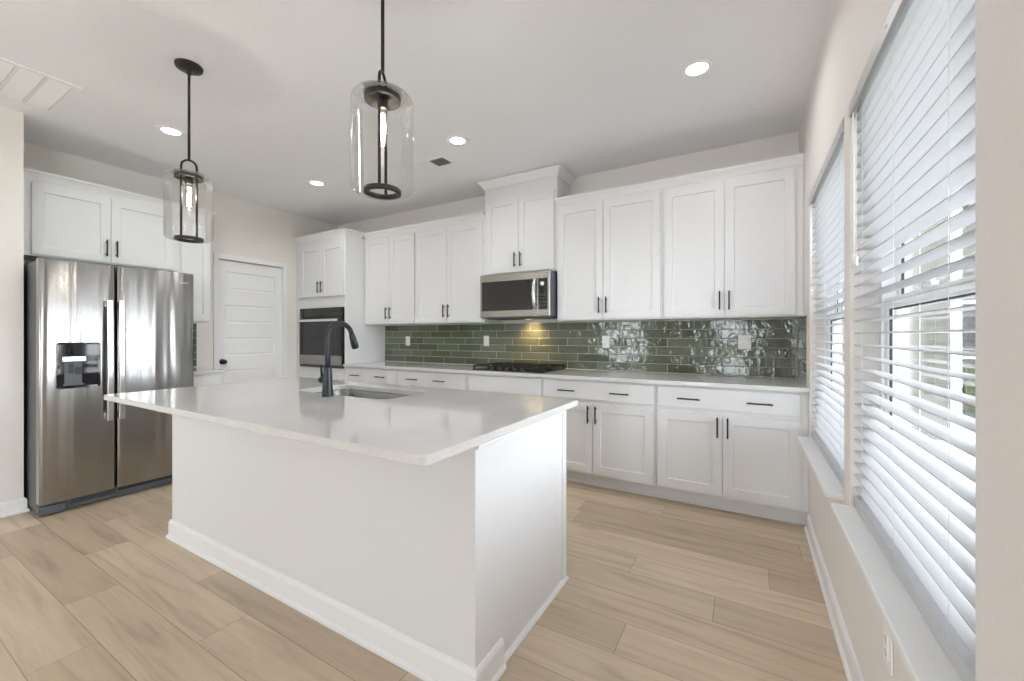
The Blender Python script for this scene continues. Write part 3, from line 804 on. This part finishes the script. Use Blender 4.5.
for k, (a, b) in enumerate(((-3.07, -2.50), (-2.48, -1.99), (-1.98, -1.50), (-1.48, -.84))):
    bm = B(); w = b-a
    panel(bm, w, .73, .02, [.062, w-.062], [.062, .668], {(1, 1)}, dep=.009, slope=.004, y0=-.02)
    o = link('door', bm, M['cabinet'], t, loc=(b, 1.945, .13), rot=PI)
    bar_handle('handle', o, .03 if k % 2 else w-.03, .60, -.02)
SK = (-2.400, -1.635, 1.505, 1.862)
slab('island_countertop', 'large white quartz island countertop with overhang and sink cutout', -3.145, -.768, .851, 2.020, .884, .914, [.012, .012, .012, .030], .003, SK, .075)
# sink
t = thing('sink', 'stainless undermount sink set into the island countertop', 'sink', (0, 0, .884), 0)
bm = B(); x0, x1, y0, y1 = SK
def sl(k, z, r): return [(p[0], p[1], z) for p in rrect(x0+k, x1-k, y0+k, y1-k, max(.01, r))]
loft(bm, [sl(-.03, -.001, .105), sl(-.006, -.001, .081), sl(-.004, -.004, .079), sl(-.002, -.16, .077), sl(.006, -.190, .07), sl(.03, -.203, .06), sl(.08, -.206, .05)], cap0=False, cap1=True, smooth=True)
link('basin', bm, M['sink'], t, smooth_angle=40)
bm = B(); lathe(bm, [(.045, -.2055), (.045, -.203), (.036, -.2025), (.030, -.206), (0, -.206)], ((x0+x1)/2, (y0+y1)/2, 0), 28); link('drain', bm, M['chrome'], t)
# faucet
fx, fy = -2.005, 1.448
t = thing('faucet', 'slate black gooseneck pull down faucet on the island', 'faucet', (fx, fy, .914), 0)
bm = B(); lathe(bm, [(0, 0), (.031, 0), (.031, .004), (.029, .008), (.0245, .09), (.0205, .155), (.0195, .160), (.015, .163), (0, .163)], (0, 0, 0), 32); link('base', bm, M['faucet'], t)
bm = B(); pts = [(0, 0, .155), (0, 0, .22), (0, 0, .29)]
R = .080; zt = .322
for i in range(15):
    a = PI - i*(PI*.93)/14
    pts.append((0, R+R*math.cos(a), zt+R*math.sin(a)))
tube(bm, pts, .0138, 20); link('neck', bm, M['faucet'], t)
e = Vector(pts[-1]); dv = (Vector(pts[-1])-Vector(pts[-2])).normalized()
bm = B(); tube(bm, [e-dv*.004, e+dv*.006, e+dv*.012, e+dv*.060, e+dv*.080, e+dv*.085], [.0145, .0155, .0175, .0205, .0205, .018], 22)
hd = link('spray_head', bm, M['faucet'], t)
bm = B(); tube(bm, [e+dv*.085, e+dv*.087], .0155, 20); link('nozzle', bm, M['dark'], hd)
bm = B(); tube(bm, [(-.016, 0, .086), (-.058, 0, .086), (-.066, 0, .086)], [.018, .018, .013], 20); hb = link('handle_hub', bm, M['faucet'], t)
bm = B(); tube(bm, [(-.048, 0, .092), (-.047, -.004, .13), (-.040, -.010, .172)], [.0075, .0065, .006], 14); link('lever', bm, M['faucet'], hb)

# ------------------------------------------------------------------ pendants
def pendant(loc, rot, label, ztop):
    """origin at the bottom ring; ztop = height of the ceiling above it"""
    t = thing('pendant_lamp', label, 'pendant lamp', loc, rot, 'glass pendant lamps over the island')
    bm = B(); lathe(bm, [(0, ztop), (.068, ztop), (.068, ztop-.006), (.064, ztop-.018), (.030, ztop-.024), (.012, ztop-.026), (.012, ztop-.050), (0, ztop-.052)], seg=36); link('canopy', bm, M['bronze'], t)
    bm = B(); tube(bm, [(0, 0, ztop-.04), (0, 0, .468)], .0068, 14); link('rod', bm, M['bronze'], t)
    bm = B(); hw = .036; pts = [(-hw, 0, .008), (-hw, 0, .38), (-hw, 0, .425)]
    for i in range(1, 10):
        a = PI-PI*i/10; pts.append((hw*math.cos(a), 0, .432+hw*math.sin(a)*1.05))
    pts += [(hw, 0, .425), (hw, 0, .38), (hw, 0, .008)]
    tube(bm, pts, .0058, 12); link('hanger_rods', bm, M['bronze'], t)
    bm = B(); lathe(bm, [(0, .382), (.066, .382), (.068, .380), (.068, .360), (.064, .358), (.064, .376), (0, .376)], seg=40); cpo = link('cap', bm, M['bronze'], t)
    bm = B(); lathe(bm, [(.066, .3835), (.073, .3835), (.073, .389), (.066, .389), (.066, .3835)], seg=40, close=False); link('glass_collar', bm, M['chrome'], cpo)
    bm = B(); lathe(bm, [(.056, 0), (.069, 0), (.070, .002), (.070, .016), (.068, .018), (.056, .018), (.054, .016), (.054, .002), (.056, 0)], seg=44, close=False); link('ring', bm, M['bronze'], t)
    bm = B()
    prof = [(.072, .384), (.088, .384), (.104, .378), (.113, .366), (.116, .350), (.116, .030), (.112, .014), (.102, .006), (.086, .003), (.070, .003)]
    lathe(bm, prof, seg=48, close=False); link('glass_shade', bm, M['shade'], t)
    bm = B(); lathe(bm, [(0, .378), (.020, .378), (.020, .335), (.016, .328), (0, .328)], seg=24); sk = link('socket', bm, M['bronze'], t)
    bm = B(); lathe(bm, [(.012, .330), (.016, .318), (.017, .30), (.017, .20), (.012, .186), (0, .181)], seg=24, close=False); bu = link('bulb', bm, M['bulb_glass'], t)
    bm = B(); tube(bm, [(0, 0, .31), (.004, .002, .28), (-.003, .003, .25), (0, 0, .21)], .0085, 10); link('filament', bm, M['filament'], bu)
    l = bpy.data.lights.new('pendant_bulb_light', 'POINT'); l.energy = 5.5; l.color = (1, .965, .92); l.shadow_soft_size = .012
    lo = bpy.data.objects.new('pendant_bulb_light', l); COL.objects.link(lo); lo.location = (loc[0], loc[1], loc[2]+.255)
    return t
pendant((-2.832, 1.135, 1.800), math.radians(90-22), 'farther glass cylinder pendant lamp, its whole rod and canopy showing near the refrigerator', ZC-1.800)
pendant((-1.232, 1.130, 1.795), math.radians(118), 'nearer glass cylinder pendant lamp, its rod running out of the top of the view', ZC-1.795)

# ------------------------------------------------------------------ ceiling fittings
def downlight(x, y, label):
    t = thing('recessed_light', label, 'ceiling light', (x, y, ZC), 0, 'recessed ceiling lights')
    bm = B(); lathe(bm, [(.058, -.001), (.062, -.006), (.086, -.005), (.090, -.001), (.090, 0), (.058, 0), (.058, -.001)], seg=40, close=False); link('trim_ring', bm, M['plastic'], t)
    bm = B(); lathe(bm, [(0, -.003), (.060, -.003), (.060, -.0005), (0, -.0005)], seg=40); link('lens', bm, M['lens'], t)
    l = area('recessed_lamp_light', (x, y, ZC-.012), (0, 0, 0), .11, .11, 3.3, (1, .985, .965), 'DISK', math.radians(160))
    return t
downlight(-3.851, 1.426, 'recessed ceiling light above the refrigerator side of the island')
downlight(-3.859, 2.664, 'recessed ceiling light in front of the oven tower')
downlight(-2.036, 2.650, 'recessed ceiling light right beside the ceiling register')
downlight(-.267, 2.642, 'recessed ceiling light nearest the window wall')
# two-way register
t = thing('ceiling_register', 'small two way air register in the ceiling before the cabinets', 'air vent', (-2.503, 2.895, ZC), 0)
hx, hy = .188, .096
bm = B()
for (a, b, c, d) in ((-hx, hx, -hy, -hy+.026), (-hx, hx, hy-.026, hy), (-hx, -hx+.026, -hy+.026, hy-.026), (hx-.026, hx, -hy+.026, hy-.026)): box(bm, a, b, c, d, -.006, 0, .002)
box(bm, -.004, .004, -hy+.026, hy-.026, -.006, 0, .001)
link('frame', bm, M['plastic'], t)
bm = B(); box(bm, -hx+.02, hx-.02, -hy+.02, hy-.02, -.0012, -.0002); link('duct', bm, M['shadow_gap'], t)
for side in (-1, 1):
    bm = B()
    for k in range(8):
        cx = side*(.014+k*.0195); q = bmesh.new(); box(q, -.0010, .0010, -hy+.027, hy-.027, -.0065, .0065)
        ang = -.98 if side > 0 else 1.05
        if side < 0: pass
        merge(bm, q, 0, Matrix.Translation((cx, 0, -.0055)) @ Matrix.Rotation(ang, 4, 'Y'))
    link('louvres', bm, M['plastic'], t)
# return grille
t = thing('return_grille', 'large white return air grille in the ceiling at upper left', 'air vent', (-3.955, .516, ZC), 0)
hx, hy = .290, .380; f = .030
bm = B()
for (a, b, c, d) in ((-hx, hx, -hy, -hy+f), (-hx, hx, hy-f, hy), (-hx, -hx+f, -hy+f, hy-f), (hx-f, hx, -hy+f, hy-f)): box(bm, a, b, c, d, -.008, 0, .003)
n = 6; span = 2*(hy-f)
for k in range(1, n): y = -hy+f+span*k/n; box(bm, -hx+f, hx-f, y-.006, y+.006, -.007, 0, .001)
link('frame', bm, M['plastic'], t)
bm = B(); box(bm, -hx+.02, hx-.02, -hy+.02, hy-.02, -.0012, -.0002); link('backing', bm, M['plastic'], t)
bm = B()
for j in range(n):
    ya = -hy+f+span*j/n+.010; yb = -hy+f+span*(j+1)/n-.010
    for k in range(44):
        x = -hx+f+.006+k*(2*(hx-f)-.012)/43; q = bmesh.new(); box(q, -.0008, .0008, ya, yb, -.0075, .0075)
        merge(bm, q, 0, Matrix.Translation((x, 0, -.0052)) @ Matrix.Rotation(1.05, 4, 'Y'))
link('louvres', bm, M['plastic'], t)

# ------------------------------------------------------------------ blinds
def blind(ww, label):
    w = ww[1]-ww[0]; H = WZ[1]-WZ[0]
    t = thing('window_blind', label, 'window blind', (XW, ww[1], WZ[0]), RIGHT, 'white window blinds')
    bm = B(); box(bm, .002, w-.002, -.005, .007, H-.062, H-.012, .003)
    link('valance', bm, M['slat'], t)
    bm = B(); box(bm, .006, w-.006, .010, .058, H-.045, H-.003, .002); link('headrail', bm, M['slat'], t)
    bm = B(); box(bm, .006, w-.006, .010, .062, .003, .042, .004, 3); link('bottom_rail', bm, M['slat'], t)
    # one slat, gently crowned
    bm = B(); n = 6; z = 0; top = []; bot = []
    for i in range(n+1):
        u = i/n; y = .011+.050*u; c = .0028*(1-(2*u-1)**2); top.append((y, c+.0014)); bot.append((y, c-.0014))
    loop = top+bot[::-1]
    lo = [[(x, p[0], p[1]) for p in loop] for x in (.006, w-.006)]
    loft(bm, lo)
    first = link('slat', bm, M['slat'], t, smooth_angle=50)
    pitch = .0441; n = int((H-.045-.050)/pitch)+1
    for k in range(n):
        s = first if k == 0 else first.copy()
        if k: COL.objects.link(s); s.parent = t
        s.location = (0, 0, .076+k*pitch)
    for q in (.14, w/2, w-.14):
        bm = B(); tube(bm, [(q,   .0095, .02), (q, .0095, H-.04)], .0006, 6); tube(bm, [(q, .0625, .02), (q, .0625, H-.04)], .0008, 6)
        link('ladder_cord', bm, M['plastic'], t)
    bm = B(); tube(bm, [(.045, .003, H-.055), (.047, .002, H-.62)], .0042, 10); tube(bm, [(.047, .002, H-.58), (.047, .002, H-.635)], .0058, 10)
    link('tilt_wand', bm, M['plastic'], t)
    bm = B()
    for q in (.075, .082): tube(bm, [(q, .004, H-.055), (q, .004, H-.60)], .0011, 6)
    lathe(bm, [(.002, 0), (.006, -.008), (.007, -.035), (0, -.038)], (.0785, .004, H-.595), 12)
    link('lift_cord', bm, M['plastic'], t)
    for q in (.14, w/2, w-.14):
        bm = B(); box(bm, q-.008, q+.008, -.0058, -.004, H-.040, H-.036); link('valance_clip', bm, M['slot'], t)
    return t
blind(W1, 'lowered white slat blind on the far window beside the cabinets')
blind(W2, 'lowered white slat blind on the near window at the right edge')

# ------------------------------------------------------------------ outside
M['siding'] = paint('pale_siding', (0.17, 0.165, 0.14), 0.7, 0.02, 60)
M['grass'] = paint('lawn', (0.13, 0.16, 0.06), 0.9, 0.3, 40, 0.35)
M['roof'] = paint('grey_shingle', (0.20, 0.19, 0.18), 0.9, 0.2, 60, 0.2)
M['leaf'] = paint('shrub_leaf', (0.10, 0.14, 0.045), 0.6, 0.2, 30, 0.4)
M['concrete'] = paint('bounce_concrete', (0.62, 0.60, 0.57), 0.85, 0.1, 30, 0.06)
bm = B(); box(bm, XW+TH+.02, 7.0, -8, 11, -.45, -.40)
struct('patio', bm, M['concrete'], 'pale concrete patio added outside to bounce light under the blinds', 'patio')  # added pale ground that bounces light up onto the slats
bm = B(); box(bm, XW+TH+.02, 40, -20, 50, -.55, -.45)
struct('ground', bm, M['grass'], 'lawn outside the windows', 'lawn')
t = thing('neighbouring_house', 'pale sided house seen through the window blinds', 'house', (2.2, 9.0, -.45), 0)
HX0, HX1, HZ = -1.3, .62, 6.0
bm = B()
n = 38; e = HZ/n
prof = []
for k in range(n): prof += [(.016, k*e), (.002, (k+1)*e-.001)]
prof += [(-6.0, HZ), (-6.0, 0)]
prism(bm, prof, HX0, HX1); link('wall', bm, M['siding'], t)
bm = B(); box(bm, HX1-.10, HX1+.02, -.035, .1, 0, HZ, .005); box(bm, HX0-.02, HX0+.10, -.035, .1, 0, HZ, .005); link('corner_board', bm, M['trim'], t)
bm = B(); box(bm, -.95, -.25, -.03, .03, 1.1, 2.7, .005); wf = link('window_frame', bm, M['trim'], t)
bm = B(); box(bm, -.88, -.63, -.034, -.028, 1.17, 2.63); box(bm, -.57, -.32, -.034, -.028, 1.17, 2.63); link('pane', bm, M['gloss_black'], wf)
bm = B(); prism(bm, [(.4, HZ), (-6.4, HZ), (-3, HZ+2.0)], HX0-.3, HX1+.3); link('roof', bm, M['roof'], t)
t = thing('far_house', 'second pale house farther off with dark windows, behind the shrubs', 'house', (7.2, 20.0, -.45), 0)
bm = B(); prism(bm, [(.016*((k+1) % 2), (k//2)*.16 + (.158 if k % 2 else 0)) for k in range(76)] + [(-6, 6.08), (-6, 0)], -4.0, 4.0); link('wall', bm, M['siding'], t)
for q in (-2.6, -1.1, .6, 2.2):
    bm = B(); box(bm, q-.08, q+.98, -.04, .03, .9, 2.9, .005); wf = link('window_frame', bm, M['trim'], t)
    bm = B(); box(bm, q, q+.9, -.044, -.038, 1.0, 2.8); link('pane', bm, M['gloss_black'], wf)
bm = B(); prism(bm, [(.4, 6.08), (-6.4, 6.08), (-3, 8)], -4.3, 4.3); link('roof', bm, M['roof'], t)
for k, (x, y, r, hgt, lb) in enumerate(((4.1, 12.0, .55, 1.0, 'small round shrub on the lawn nearer the window'), (5.0, 13.2, .75, 1.3, 'larger round shrub on the lawn behind the smaller one'))):
    bm = B(); q = bmesh.new(); bmesh.ops.create_icosphere(q, subdivisions=4, radius=1)
    for v in q.verts:
        d = 1+.18*math.sin(9*v.co.x+3*k)*math.sin(8*v.co.y+k)*math.sin(7*v.co.z)+random.uniform(-.07, .07)
        v.co = Vector((v.co.x*r*d, v.co.y*r*d, hgt*.5+v.co.z*hgt*.5*d))
    merge(bm, q)
    o = link('shrub', bm, M['leaf'], loc=(x, y, -.45)); tag(o, lb, 'shrub', 'shrubs on the lawn outside')
